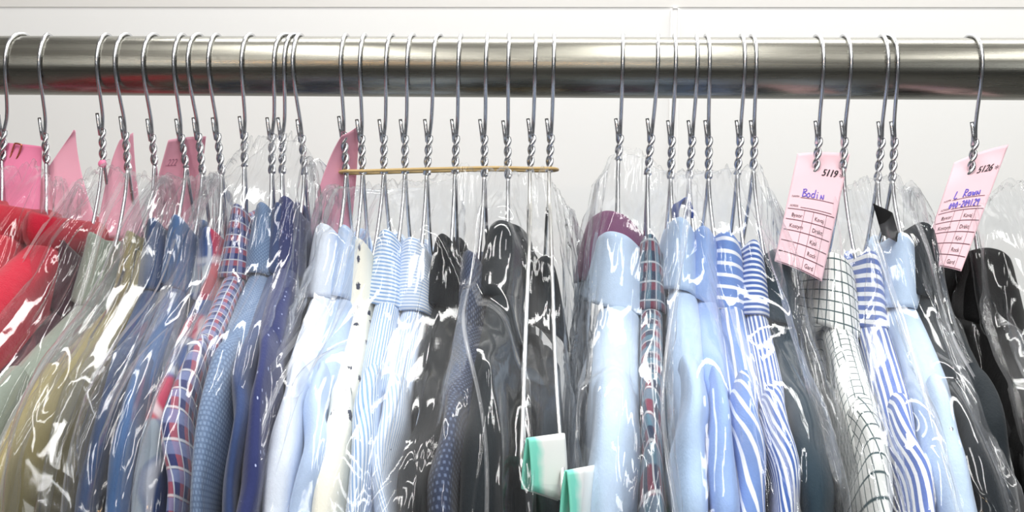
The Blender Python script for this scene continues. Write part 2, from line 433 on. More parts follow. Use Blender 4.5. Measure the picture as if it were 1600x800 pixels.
def make_garment(name, label, cat, mat, cp, sp, hw=.0082, cw=.011, collar=True, fall=.047, group=None, deep=0.0, cmat=None, seed=1, wob=.0018, skew=.30, nape=1, sl_t=1.0, nk=NECK, sleeves=True, lower=0.0):
    """cp = (u, v) pixel of the collar's near top edge, sp = u pixel of the sleeve at v = 700"""
    rng = np.random.default_rng(seed)
    C = at(cp[0], cp[1], -NECK); Sx = at(sp, 700, -.235).x
    dirx = (Sx - C.x) / .18                                              # x drift per metre towards the camera
    ox = C.x - dirx * NECK; oz = C.z
    th = math.atan(dirx)
    root = empty(name, (ox, 0, oz)); root.rotation_euler.z = th
    tag(root, label, cat, group)
    # ---- body: a thin sheath over the shoulder line
    ny, ns = 61, 61
    ys = np.linspace(-.186, .186, ny)
    rd = ridge(ys) - deep - .006 * np.exp(-(ys / .05) ** 2) - .030 * np.clip((np.abs(ys) - .135) / .051, 0, 1) ** 2
    q = np.concatenate([np.linspace(0, 1, 14) ** 1.5 * .012, np.linspace(.018, .62, 17)])
    P = np.zeros((ny, 61, 3)); UV = np.zeros((ny, 61, 2))
    lean = smooth_noise(31, 5, .003, rng)
    for j, y in enumerate(ys):
        edge = 1 - .75 * max(0, (abs(y) - .13) / .056) ** 2
        h = hw * .92 * edge
        prof = h * np.sqrt(np.clip(1 - (1 - np.minimum(q / (hw * 1.1), 1)) ** 2, 0, 1)) * (1 + .25 * np.minimum(q, .3) / .3)
        ph = 3 * math.sin(y * 21 + seed)
        fold = .0016 * np.sin(y * 60 + seed + q * 9) * np.minimum(q / .05, 1)
        xr = prof + fold + lean[:len(q)] * np.minimum(q / .2, 1); xl = -prof + fold + lean[:len(q)] * np.minimum(q / .2, 1)
        xx = np.concatenate([xl[::-1], xr[1:]]); zz = rd[j] - np.concatenate([q[::-1], q[1:]])
        ss = np.concatenate([-(q + prof)[::-1], (q + prof)[1:]])
        P[j, :, 0] = xx; P[j, :, 1] = y; P[j, :, 2] = zz
        UV[j, :, 0] = ss; UV[j, :, 1] = y + .5
    me = grid_mesh('body', P, UV); link('body', me, mat, root)
    # ---- sleeves
    for sgn in ((-1, 1) if sleeves else ()):
        hd = .058
        cpts = []
        y0 = .128; z0 = ridge(np.array([y0]))[0] - deep - hd * .93
        ctrl = [(-.128, z0), (-.152, z0 - .014), (-.170, z0 - .036), (-.1785, z0 - .066), (-.181, z0 - .12), (-.182, z0 - .22), (-.183, z0 - .36), (-.184, z0 - .56)]
        cc = catmull([(0, a, b) for a, b in ctrl], 8); n = len(cc)
        nu = 48; ang = np.linspace(-np.pi / 2, 1.5 * np.pi, nu, endpoint=False)
        P = np.zeros((n, nu, 3)); UV = np.zeros((n, nu, 2)); L = 0
        wx = smooth_noise(n, 9, wob, rng); wx[:10] *= np.linspace(0, 1, 10); wt = 1 + smooth_noise(n, 11, .10, rng); wf = smooth_noise(n, 12, .003, rng)
        for i, c in enumerate(cc):
            t = (cc[min(i + 1, n - 1)] - cc[max(i - 1, 0)]).normalized(); nn = Vector((0, t.z, -t.y))   # outward (up / towards camera)
            if i: L += (cc[i] - cc[i - 1]).length
            e_ = min(1, i / 15); e_ = e_ * e_ * (3 - 2 * e_)
            hx = hw * sl_t * (.90 + .20 * e_) * (1 + (wt[i] - 1) * e_) * (1 - .36 * min(1, max(0, i - 12) / 16)); hdd = hd - .003 * (1 - e_) + wf[i] * min(1, i / 12)
            ex = .75
            lx = hx * np.sign(np.cos(ang)) * np.abs(np.cos(ang)) ** ex; ld = hdd * np.sign(np.sin(ang)) * np.abs(np.sin(ang)) ** .92
            crease = .0012 * np.sin(ang * 3 + i * .22 + seed)
            P[i, :, 0] = lx + wx[i] + crease
            P[i, :, 1] = (c.y + nn.y * ld) ; P[i, :, 2] = c.z + nn.z * ld
            per = np.cumsum(np.concatenate([[0], np.sqrt(np.diff(lx) ** 2 + np.diff(ld) ** 2)]))
            front = per[nu // 2]
            UV[i, :, 0] = per - front + skew * L; UV[i, :, 1] = L
        if sgn > 0: P[..., 1] *= -1
        me = grid_mesh('sleeve', P, UV, wrap_u=True); link('sleeve', me, mat, root)
    # ---- collar
    if collar:
        nu = 72; ang = np.linspace(np.pi / 2, 2.5 * np.pi, nu, endpoint=False)
        prof = [(-.0045, -.034, 0), (-.0042, -.014, 0), (-.0036, -.004, 0), (-.002, -.0006, 0), (0, 0, 0), (.0016, -.0008, 0), (.0026, -.004, .0), (.0034, -.010, .05), (.0040, -.020, .25), (.0046, -.032, .6), (.0052, -fall + .003, .95), (.0052, -fall, 1), (.0042, -fall - .0004, 1), (.0030, -fall + .003, .95), (.0022, -.030, .6)]
        P = np.zeros((len(prof), nu, 3)); UV = np.zeros((len(prof), nu, 2))
        wv = .0012 * np.sin(ang * 2 + seed) ; wd = .0022 * np.sin(ang * 2 + seed * 1.7)
        for i, (off, z, fl) in enumerate(prof):
            a_x = (cw - .0026 + off) * (.90 + .10 * min(1, -z / .02)) + fl * .0042; a_y = nk - .002 + off + fl * .011
            ca, sa = np.cos(ang), np.sin(ang)
            P[i, :, 0] = a_x * np.sign(ca) * np.abs(ca) ** .92 + wv * fl
            P[i, :, 1] = a_y * np.sign(sa) * np.abs(sa) ** .85
            P[i, :, 2] = z - .010 * np.abs(ca) ** 2.2 * (1 - .8 * fl) - .005 * nape * ca * (1 - fl * .3) - fl * (.010 * np.maximum(0, nape * ca) ** 2) + wd * (.3 + fl * .7)
            UV[i, :, 0] = abs(z) + (.09 if off < 0 else 0); UV[i, :, 1] = ang * .03
        me = grid_mesh('collar', P, UV, wrap_u=True); link('collar', me, cmat or mat, root)
    else:
        nu = 72; nr = 12; ang = np.linspace(0, 2 * np.pi, nu, endpoint=False); P = np.zeros((nr, nu, 3)); UV = np.zeros((nr, nu, 2))
        for i in range(nr):
            b = 2 * math.pi * i / nr
            off = .0075 * math.cos(b); z = -.008 + .013 * math.sin(b)
            P[i, :, 0] = (cw + off) * np.cos(ang); P[i, :, 1] = (NECK + off) * np.sin(ang); P[i, :, 2] = z - .004 * np.cos(ang)
            UV[i, :, 0] = ang * .04; UV[i, :, 1] = b * .01
        me = grid_mesh('neckband', P, UV, wrap_u=True, wrap_v=True); link('neckband', me, cmat or mat, root)
    mw = Matrix.Translation((ox, 0, oz)) @ Matrix.Rotation(root.rotation_euler.z, 4, 'Z')
    pt = lambda y: mw @ Vector((0, -y, float(ridge(np.array([y]))[0]) - deep - .004))
    return root, pt(.045), pt(.10), pt(.190)

# ------------------------------------------------------------------ garment cloths
K = {}
K['red'] = cloth('red_knit', (194, 26, 52), bumpy=.5, period=.003)
K['crimson'] = cloth('crimson_knit', (178, 24, 50), bumpy=.5)
K['maroon'] = cloth('dark_maroon_cloth', (62, 26, 38))
K['sage'] = cloth('sage_grey_cloth', (136, 146, 134))
K['olive'] = cloth('olive_khaki_cloth', (172, 158, 104))
K['navy'] = cloth('deep_blue_cloth', (42, 68, 108))
K['blue'] = cloth('mid_blue_cloth', (62, 98, 146))
K['tartan'] = cloth('big_blue_red_tartan', (52, 82, 138), 'plaid', (166, 178, 184), (196, 40, 44), period=.062)
K['smallcheck'] = cloth('small_navy_red_plaid', (42, 50, 98), 'plaid', (156, 76, 88), (118, 130, 170), period=.0085)
K['denim'] = cloth('woven_denim_blue', (88, 111, 144), 'weave', (118, 142, 174), period=.0024, width=.6)
K['indigo'] = cloth('indigo_cloth', (52, 70, 112))
K['dotnavy'] = cloth('navy_pin_dot', (44, 52, 98), 'dots', (170, 180, 214), period=.0052, width=.13)
K['icewhite'] = cloth('ice_white_cotton', (228, 238, 252))
K['pale'] = cloth('pale_blue_cotton', (186, 208, 240))
K['flower'] = cloth('cream_flower_print', (240, 238, 224), 'flower', (62, 66, 84), period=.0125, width=.19)
K['hair'] = cloth('hairline_blue_stripe', (232, 240, 250), 'stripe', (138, 176, 222), period=.0024, width=.45)
K['hair2'] = cloth('faint_blue_stripe', (234, 241, 250), 'stripe', (164, 192, 230), period=.0021, width=.42)
K['black'] = cloth('black_cloth', (17, 21, 24), sheen=.05)
K['char'] = cloth('charcoal_cloth', (30, 37, 42), sheen=.05)
K['slate'] = cloth('dotted_slate_weave', (46, 56, 80), 'weave', (96, 110, 138), period=.0034, width=.45)
K['plum'] = cloth('plum_cloth', (122, 74, 110))
K['darkplaid'] = cloth('dark_maroon_teal_plaid', (52, 62, 84), 'plaid', (128, 62, 78), (96, 132, 150), period=.013)
K['sky'] = cloth('sky_blue_cotton', (180, 206, 238))
K['lightblue'] = cloth('light_blue_cotton', (196, 218, 244))
K['periwinkle'] = cloth('periwinkle_cotton', (148, 178, 230))
K['wide'] = cloth('blue_with_white_stripes', (108, 142, 204), 'stripe', (240, 243, 248), period=.0074, width=.30)
K['fine'] = cloth('blue_fine_white_stripes', (70, 104, 174), 'stripe', (230, 236, 246), period=.0034, width=.45)
K['teal'] = cloth('dark_teal_cloth', (32, 52, 64), sheen=.05)
K['pane'] = cloth('white_with_green_windowpane', (240, 242, 238), 'check', (48, 78, 82), period=.0066, width=.13)
K['bengal'] = cloth('white_blue_bengal_stripe', (98, 122, 188), 'stripe', (242, 244, 248), period=.0058, width=.46)
K['jet'] = cloth('jet_black_cloth', (8, 9, 11), rough=.7, sheen=.03)

G = 'garments hanging on the rail'
# hanger, name, label, category, cloth, collar px, sleeve u at v=700, options
GARM = [
 (1, 'knit_sweater', 'bright red knit sweater at the far left end of the rail', 'sweater', 'red', (-8, 328), -270, dict(cw=.017, hw=.019, collar=False, deep=-.028)),
 (2, 'knit_sweater', 'crimson knit sweater just behind the pink ticket with the curled point', 'sweater', 'crimson', (62, 345), -190, dict(cw=.017, hw=.017, collar=False, deep=-.028)),
 (3, 'shirt', 'dark maroon shirt between the crimson sweater and the sage grey shirt', 'shirt', 'maroon', (98, 378), -150, dict(cw=.009)),
 (4, 'shirt', 'sage grey plain shirt left of the olive shirt', 'shirt', 'sage', (146, 364), -105, dict(cw=.015, hw=.012)),
 (5, 'shirt', 'olive khaki plain shirt with a fine-woven collar', 'shirt', 'olive', (202, 360), -42, dict(cw=.012, hw=.0115)),
 (6, 'shirt', 'deep navy blue plain shirt right of the olive shirt', 'shirt', 'navy', (240, 342), 128, dict(cw=.011)),
 (7, 'shirt', 'mid blue plain shirt left of the big tartan shirt', 'shirt', 'blue', (278, 338), 170, dict(cw=.012)),
 (8, 'shirt', 'shirt in large blue, red and grey tartan', 'shirt', 'tartan', (328, 355), 208, dict(cw=.013, hw=.010)),
 (9, 'shirt', 'shirt in small navy and red plaid', 'shirt', 'smallcheck', (371, 318), 258, dict(cw=.0105)),
 (10, 'shirt', 'denim blue shirt with a coarse woven texture', 'shirt', 'denim', (411, 318), 308, dict(cw=.0115, hw=.010)),
 (11, 'shirt', 'plain indigo shirt between the coarse denim and the pin dot shirts', 'shirt', 'indigo', (436, 318), 352, dict(cw=.009)),
 (12, 'shirt', 'navy violet shirt with tiny pin dots', 'shirt', 'dotnavy', (449, 306), 386, dict(cw=.0115)),
 (13, 'shirt', 'plain ice white shirt at the left of the rubber banded row', 'shirt', 'icewhite', (508, 350), 424, dict(cw=.0135, hw=.0095)),
 (14, 'shirt', 'plain pale blue shirt between the ice white and the flowered shirts', 'shirt', 'pale', (541, 354), 466, dict(cw=.011, hw=.0085)),
 (15, 'shirt', 'cream shirt printed with small dark flowers', 'shirt', 'flower', (565, 374), 503, dict(cw=.0105, hw=.0105)),
 (16, 'shirt', 'white shirt with hairline blue stripes beside the flowered shirt', 'shirt', 'hair', (607, 358), 556, dict(cw=.0115, hw=.009)),
 (17, 'shirt', 'white shirt with faint narrow blue stripes left of the black jacket', 'shirt', 'hair2', (647, 372), 594, dict(cw=.0135, hw=.009)),
 (18, 'jacket', 'black jacket right of the faintly striped white shirt', 'jacket', 'black', (696, 368), 636, dict(cw=.012, hw=.009)),
 (19, 'shirt', 'dark slate blue shirt with a dotted weave', 'shirt', 'slate', (737, 392), 684, dict(cw=.011, hw=.0105)),
 (20, 'shirt', 'charcoal shirt with a creased collar between the dotted slate shirt and the bare wire arms', 'shirt', 'char', (790, 344), 742, dict(cw=.0165, hw=.012)),
 (21, 'jacket', 'black jacket hung low under the left pale wire arm', 'jacket', 'black', (826, 392), 806, dict(cw=.010, hw=.010, deep=.018)),
 (22, 'jacket', 'dark grey jacket hung low under the right pale wire arm', 'jacket', 'char', (858, 402), 872, dict(cw=.009, hw=.009, deep=.022)),
 (23, 'shirt', 'light blue shirt with a wide collar beside the plum shirt', 'shirt', 'lightblue', (968, 362), 952, dict(cw=.0195, hw=.0155)),
 (24, 'shirt', 'shirt in dark maroon and teal plaid', 'shirt', 'darkplaid', (1019, 366), 1022, dict(cw=.0095, hw=.0075)),
 (25, 'shirt', 'sky blue plain shirt right of the dark maroon plaid shirt', 'shirt', 'sky', (1068, 342), 1088, dict(cw=.013, hw=.0105)),
 (26, 'shirt', 'periwinkle blue plain shirt left of the wide striped shirt', 'shirt', 'periwinkle', (1106, 355), 1135, dict(cw=.011, hw=.0085)),
 (27, 'shirt', 'blue shirt with wide-set white stripes', 'shirt', 'wide', (1141, 362), 1186, dict(skew=.62, cw=.0125, hw=.0105)),
 (28, 'shirt', 'blue shirt with fine close white stripes', 'shirt', 'fine', (1182, 376), 1238, dict(skew=.45, cw=.0095, hw=.0085)),
 (29, 'shirt', 'dark teal shirt left of the ticket numbered 5119', 'shirt', 'teal', (1222, 392), 1292, dict(cw=.013, hw=.0105)),
 (30, 'shirt', 'white shirt with a dark green window-pane check', 'shirt', 'pane', (1312, 396), 1392, dict(cw=.0165, hw=.0105)),
 (31, 'shirt', 'shirt in white and blue bengal stripes', 'shirt', 'bengal', (1366, 392), 1452, dict(cw=.010, hw=.010)),
 (32, 'shirt', 'light blue plain shirt right of the bengal striped shirt', 'shirt', 'lightblue', (1416, 366), 1518, dict(cw=.0135, hw=.012)),
 (33, 'jacket', 'charcoal jacket left of the ticket numbered 5126', 'jacket', 'char', (1452, 350), 1592, dict(cw=.0125, hw=.0115)),
 (34, 'jacket', 'jet black jacket at the far right end of the rail', 'jacket', 'jet', (1560, 388), 1720, dict(cw=.020, hw=.017)),
]
HLAB = {}
GPOS = {}
for (k, nm, lab, cat, kl, cp, sp, op) in GARM:
    root, a, b, c = make_garment(nm, lab, cat, K[kl], cp, sp, group=G, seed=k, **op)
    GPOS[k] = (root.location.x, root.location.z)
    short = {1: 'the bright red sweater', 2: 'the crimson sweater', 3: 'the dark maroon shirt', 4: 'the sage grey shirt', 5: 'the olive shirt', 6: 'the deep navy shirt', 7: 'the mid blue shirt', 8: 'the big tartan shirt', 9: 'the small navy and red plaid shirt', 10: 'the coarse denim shirt', 11: 'the plain indigo shirt', 12: 'the pin dot shirt', 13: 'the ice white shirt, first in the rubber band', 14: 'the pale blue shirt, second in the rubber band', 15: 'the flowered cream shirt', 16: 'the hairline striped shirt', 17: 'the faintly striped white shirt', 18: 'the black jacket inside the rubber band', 19: 'the dotted slate shirt', 20: 'the charcoal shirt', 23: 'the wide collared light blue shirt', 24: 'the dark maroon plaid shirt', 25: 'the sky blue shirt', 26: 'the periwinkle shirt', 27: 'the shirt with wide-set white stripes', 28: 'the shirt with fine white stripes', 29: 'the dark teal shirt', 30: 'the window-pane check shirt, through ticket 5119', 31: 'the bengal striped shirt', 32: 'the light blue shirt beside the bengal stripes', 33: 'the charcoal jacket', 34: 'the jet black jacket, through ticket 5126'}.get(k)
    if k == 21:
        make_hanger(k, 'twisted wire hanger whose bare left pale arm runs down to a white card guard', at(829, 330, -.03), at(822, 500, -.12), at(815, 694, -.21), 'arm')
    elif k == 22:
        make_hanger(k, 'twisted wire hanger whose bare right pale arm leans right to a card guard', at(860, 335, -.03), at(867, 560, -.12), at(879, 742, -.21), 'arm')
    else:
        make_hanger(k, 'twisted steel wire hanger carrying ' + short, a, b, c)
# a second garment shares the first hanger of the middle-right bag
root, a, b, c = make_garment('waistcoat', 'plum coloured waistcoat peeking out behind the wide collared light blue shirt', 'waistcoat', K['plum'], (962, 330), 953, hw=.004, cw=.0225, nk=.030, sleeves=False, deep=.045, group=G, seed=51)

# dark blue cloth loop standing up behind the sky blue collar
sk = [o for o in COL.objects if o.get('label', '').startswith('sky blue plain')][0]
A = np.zeros((20, 8, 3)); c0 = at(1066, 333, -.040)
for i, a in enumerate(np.linspace(-.3, math.pi + .5, 20)):
    for j, b in enumerate(np.linspace(-1, 1, 8)):
        A[i, j] = (.0052 * math.cos(a) - .0016 * b, .006 * b - .002, .0085 * math.sin(a) + .0015 * b * math.cos(a * 2))
lo_ = link('hanging_loop', grid_mesh('hanging_loop', A + np.array(c0)), cloth('royal_blue_tape', (36, 70, 150)), None)
bpy.context.view_layer.update(); lo_.parent = sk; lo_.matrix_parent_inverse = sk.matrix_world.inverted(); lo_['label'] = 'dark royal blue cloth loop'
lo_.modifiers.new('thick', 'SOLIDIFY').thickness = .001

# ------------------------------------------------------------------ card guards on the two bare arms
def guard(label, tip, yaw, ln):
    n = 20; L = ln
    P = np.zeros((16, n, 3)); UV = np.zeros((16, n, 2))
    for i, t in enumerate(np.linspace(0, 1, 16)):
        for j, a in enumerate(np.linspace(-1, 1, n)):
            ww = .0022 * math.sin(a * math.pi / 2); zz = -.026 * abs(a) ** 1.3
            yy = t * L; P[i, j] = (ww * (1 + .3 * abs(a)), yy, zz + .003 - .35 * yy * abs(a))
            UV[i, j] = (yy, a * .02)
    o = link('card_guard', grid_mesh('card_guard', P, UV), M['guard'], loc=tip); o.rotation_euler.z = yaw
    md = o.modifiers.new('thick', 'SOLIDIFY'); md.thickness = .0009; md.offset = 1
    tag(o, label, 'card guard', 'card guards on the bare hanger arms'); return o
guard('white card guard with green edge at the foot of the left bare arm', at(824, 694, -.226), R_(-36), .030)
guard('white card guard with green edge at the foot of the right bare arm', at(884, 745, -.226), R_(-34), .034)

# ------------------------------------------------------------------ rubber band round ten necks
def band():
    root = empty('rubber_band', at(700, 265, 0)); o = Vector(root.location)
    tag(root, 'thin tan rubber band stretched around a row of ten hanger necks', 'rubber band')
    xs = [541, 567, 600, 633, 667, 711, 757, 793, 829, 861]
    y = [267, 267, 266, 265, 264, 263, 262, 262, 263, 263]
    f = [at(a, b, -.0062) for a, b in zip(xs, y)]; k = [at(a, b + 4, .0062) for a, b in zip(xs, y)]
    l = [f[0] + Vector((-.003, .003, 0)), (f[0] + k[0]) / 2 + Vector((-.0045, 0, 0))]; r = [(f[-1] + k[-1]) / 2 + Vector((.0045, 0, 0))]
    loop = f + r + k[::-1] + l[1:]
    bm = bmesh.new(); pts = catmull(loop + [loop[0]], 5)[:-1]
    tube_into(bm, [p - o for p in pts], .0011, 8, closed=True)
    link('band', bm_mesh(bm, 'band'), M['rubber'], root)
band()

# ------------------------------------------------------------------ tickets
def patch(c, bow=0, bowt=0, ml=None, mr=None):
    """c: four world corners TL, TR, BR, BL; returns P(s, t) with a bend, and its normal"""
    TL, TR, BR, BL = [Vector(p) for p in c]
    nrm = ((TR - TL).cross(BL - TL)).normalized()
    if nrm.y > 0: nrm = -nrm
    def P(s, t, lift=0.0):
        l = TL * (1 - t) + BL * t if ml is None else TL * (1 - t) ** 2 + Vector(ml) * 2 * t * (1 - t) + BL * t * t
        r = TR * (1 - t) + BR * t if mr is None else TR * (1 - t) ** 2 + Vector(mr) * 2 * t * (1 - t) + BR * t * t
        p = l * (1 - s) + r * s
        return p + nrm * (bow * 4 * s * (1 - s) + bowt * 4 * t * (1 - t) + lift)
    return P, nrm

def sheet_mesh(P, ns=24, nt=32, edge=None):
    A = np.zeros((nt, ns, 3))
    for j, t in enumerate(np.linspace(0, 1, nt)):
        for i, s in enumerate(np.linspace(0, 1, ns)):
            s2 = edge(s, t) if edge else s
            A[j, i] = P(s2, t)
    return A

def text_into(bm, txt, P, s0, t0, hs, ht, shear=0, lift=.0005, spacing=1.0, asp=1.0):
    """lay text on a patch: s0, t0 = left end of the base line, hs = width per em, ht = height per em"""
    c = bpy.data.curves.new('txt', 'FONT'); c.body = txt; c.size = 1; c.resolution_u = 3; c.shear = shear; c.space_character = spacing
    o = bpy.data.objects.new('txt', c); COL.objects.link(o)
    dg = bpy.context.evaluated_depsgraph_get(); me = bpy.data.meshes.new_from_object(o.evaluated_get(dg))
    vs_ = [bm.verts.new(P(s0 + v.co.x * hs, t0 - v.co.y * ht, lift)) for v in me.vertices]
    for p in me.polygons:
        try: bm.faces.new([vs_[i] for i in p.vertices])
        except ValueError: pass
    bpy.data.objects.remove(o); bpy.data.curves.remove(c); bpy.data.meshes.remove(me)

def line_into(bm, P, s0, t0, s1, t1, wt=.004, ws=.008, lift=.0005):
    n = 10; a = []; b = []
    vert = abs(t1 - t0) > abs(s1 - s0)
    for k in range(n + 1):
        f = k / n; s = s0 + (s1 - s0) * f; t = t0 + (t1 - t0) * f
        if vert: a.append(bm.verts.new(P(s - ws / 2, t, lift))); b.append(bm.verts.new(P(s + ws / 2, t, lift)))
        else: a.append(bm.verts.new(P(s, t - wt / 2, lift))); b.append(bm.verts.new(P(s, t + wt / 2, lift)))
    for k in range(n): bm.faces.new((a[k], a[k + 1], b[k + 1], b[k]))

STROKES = {  # tiny pen alphabet, unit box, y up
 'B': [[(.1, 0), (.15, 1)], [(.0, .95), (.5, 1), (.6, .78), (.2, .55), (.62, .42), (.6, .1), (.05, .02)]], 'o': [[(.3, .55), (.05, .35), (.1, .05), (.4, .02), (.55, .3), (.3, .55)]],
 'd': [[(.5, .5), (.15, .5), (.05, .15), (.35, .0), (.52, .2)], [(.58, 1.02), (.53, .0)]], 'i': [[(.2, .5), (.25, .0)], [(.2, .72), (.24, .76)]],
 'n': [[(.05, 0), (.08, .5)], [(.08, .45), (.5, .02), (.5, .55)]], 'L': [[(.2, 1), (.05, .05), (.55, .05)]], 'R': [[(.05, 0), (.15, 1)], [(.15, 1), (.55, .9), (.5, .6), (.12, .5), (.6, 0)]],
 'a': [[(.45, .5), (.1, .4), (.08, .05), (.4, .1), (.48, .5), (.5, .0)]], 'w': [[(.0, .5), (.12, .0), (.28, .4), (.42, .0), (.58, .5)]], '.': [[(.1, 0), (.14, .05)]],
 '0': [[(.3, .95), (.05, .5), (.25, .02), (.5, .4), (.3, .95)]], '4': [[(.1, .95), (.05, .45), (.55, .45)], [(.45, .8), (.4, 0)]], '2': [[(.05, .8), (.35, .98), (.5, .7), (.05, .03), (.55, .05)]],
 '1': [[(.2, .98), (.2, 0)]], '9': [[(.45, .9), (.1, .85), (.12, .55), (.48, .6), (.48, .95), (.4, 0)]], '-': [[(.05, .45), (.5, .48)]], ' ': [], 'e': [[(.05, .3), (.5, .35), (.3, .55), (.05, .3), (.2, .02), (.5, .1)]]}
def pen_into(bm, txt, P, s0, t0, ws, ht, wd=.0005):
    for ch in txt:
        for st in STROKES[ch]:
            pts = [P(s0 + x * ws, t0 - y * ht, .0005) for x, y in st]
            tube_into(bm, catmull(pts, 4) if len(pts) > 2 else pts, wd, 5)
        s0 += ws * .78

TG = 'pink dry cleaning tickets'
def ticket(label, corners, mat, bow=0, bowt=0, edge=None, ml=None, mr=None):
    P, n = patch(corners, bow, bowt, ml, mr)
    o0 = P(.5, 0)
    root = empty('paper_ticket', o0); tag(root, label, 'ticket', TG)
    A = sheet_mesh(P, edge=edge) - np.array(o0)
    o = link('sheet', grid_mesh('sheet', A), M[mat], root); md = o.modifiers.new('thick', 'SOLIDIFY'); md.thickness = .0003; md.offset = 0
    return root, P, Vector(o0)

def finish(bm, name, mat, root, o0):
    for v in bm.verts: v.co -= o0
    me = bpy.data.meshes.new(name); bm.to_mesh(me); bm.free(); return link(name, me, M[mat], root, smooth=False)

ticket('hot pink ticket with a copper paper clip at the far left of the rail', [at(-34, 222, .004), at(66, 229, .004), at(62, 330, -.008), at(-40, 330, -.008)], 'hot_pink', bow=.003)
ticket('pink ticket with a curled point rising between the two leftmost bags', [at(116, 204, .006), at(118, 204, .010), at(152, 352, .006), at(22, 350, -.006)], 'pink', bow=.001, ml=at(72, 262, .004), mr=at(120, 262, .008))
ticket('pink ticket standing behind the neck with the pink pin head', [at(187, 219, .006), at(208, 207, .012), at(226, 372, .008), at(150, 372, .000)], 'pink', bow=.001, ml=at(166, 262, .005), mr=at(210, 270, .010))
r4, P4, o4 = ticket('pink ticket with faint grey figures pierced by a hanger neck beside the navy shirt', [at(263, 219, -.009), at(322, 213, .006), at(304, 372, .016), at(226, 352, .008)], 'pink', bow=-.002)
bm = bmesh.new(); text_into(bm, '.222', P4, .10, .30, .16, .11, .2); finish(bm, 'faint_print', 'faint_ink', r4, o4)
ticket('large pink ticket bent like a leaf at the left of the rubber band', [at(534, 212, -.010), at(560, 196, .004), at(540, 410, .016), at(474, 412, .000)], 'pink', bow=.001, ml=at(496, 268, .004), mr=at(560, 290, .012))

r6, P6, o6 = ticket('pale pink ticket numbered 5119 hanging left of the window-pane check shirt', [at(1246, 240, .010), at(1328, 241, .010), at(1284, 440, -.068), at(1210, 408, -.060)], 'pale_pink', bow=.0015)
def form(P, root, o0, num, name1, name2, tilt=.02):
    bm = bmesh.new(); [text_into(bm, num, P, .54 + d_, .215, .150, .086, .25, spacing=.98) for d_ in (0, .006, .012)]; text_into(bm, '*', P, .89, .235, .2, .085, 0); finish(bm, 'printed_number', 'ink', root, o0)
    bm = bmesh.new()
    text_into(bm, 'NAMN', P, .07, .425, .048, .026); text_into(bm, 'ADRESS', P, .07, .510, .048, .026)
    for i, (l, r) in enumerate([('Byxor', 'Kavaj'), ('Kostym', 'Dräkt'), ('', 'Kjol'), ('', 'Rock'), ('', 'Gard')]):
        t = .598 + i * .093
        if l: text_into(bm, l, P, .14, t, .088, .046)
        text_into(bm, r, P, .60, t, .088, .046)
    finish(bm, 'form_words', 'ink', root, o0)
    bm = bmesh.new()
    line_into(bm, P, .24, .425, .90, .425); line_into(bm, P, .28, .510, .90, .510)
    for i in range(6): line_into(bm, P, .04, .530 + i * .093, .97, .530 + i * .093, .005)
    for s in (.38, .56, .82): line_into(bm, P, s, .53, s, .995, ws=.006)
    finish(bm, 'form_rules', 'rule', root, o0)
    bm = bmesh.new(); pen_into(bm, name1, P, .26, .415, .115, .068, .00036)
    if name2: pen_into(bm, name2, P, .22, .503, .080, .055, .00034)
    finish(bm, 'pen_writing', 'pen', root, o0)
form(P6, r6, o6, '5119', 'Bodin', None)
r7, P7, o7 = ticket('pale pink ticket numbered 5126 tilting beside the jet black jacket', [at(1491, 254, .008), at(1576, 226, .016), at(1502, 424, -.066), at(1436, 416, -.050)], 'pale_pink', bow=.002)
form(P7, r7, o7, '5126', 'L Rawn', '040-204129')

# paper clip
root = empty('paper_clip', at(22, 222, -.002)); tag(root, 'copper wire paper clip on the hot pink ticket', 'paper clip'); o = Vector(root.location)
pts = [at(a, b, -.0012) for a, b in [(11, 262), (16, 246), (22, 227), (25, 224), (33, 226), (33, 230), (27, 246), (19, 258)]]
bm = bmesh.new(); tube_into(bm, [p - o for p in catmull(pts, 5)], .0006, 7); link('clip_wire', bm_mesh(bm, 'clip_wire'), M['clip'], root)
# pin head
bm = bmesh.new(); bmesh.ops.create_uvsphere(bm, u_segments=24, v_segments=14, radius=.0031)
for v in bm.verts: v.co.y *= .55
o = link('pin_head', bm_mesh(bm, 'pin_head'), M['pin'], loc=at(160, 256, -.004)); tag(o, 'round pink pin head at the foot of a hanger neck', 'pin')
# black cloth label
A = np.zeros((12, 10, 3)); base = at(1386, 350, -.050)
for j in range(12):
    for i in range(10):
        s = i / 9 - .5; t = j / 11 - .5
        A[j, i] = (.012 * s + .006 * t, -.002 * math.cos(s * 3), -.020 * t - .006 * s)
o = link('cloth_label', grid_mesh('cloth_label', A), M['label'], loc=base); o.modifiers.new('thick', 'SOLIDIFY').thickness = .0006
tag(o, 'small black cloth label on top of the bengal striped collar', 'label')

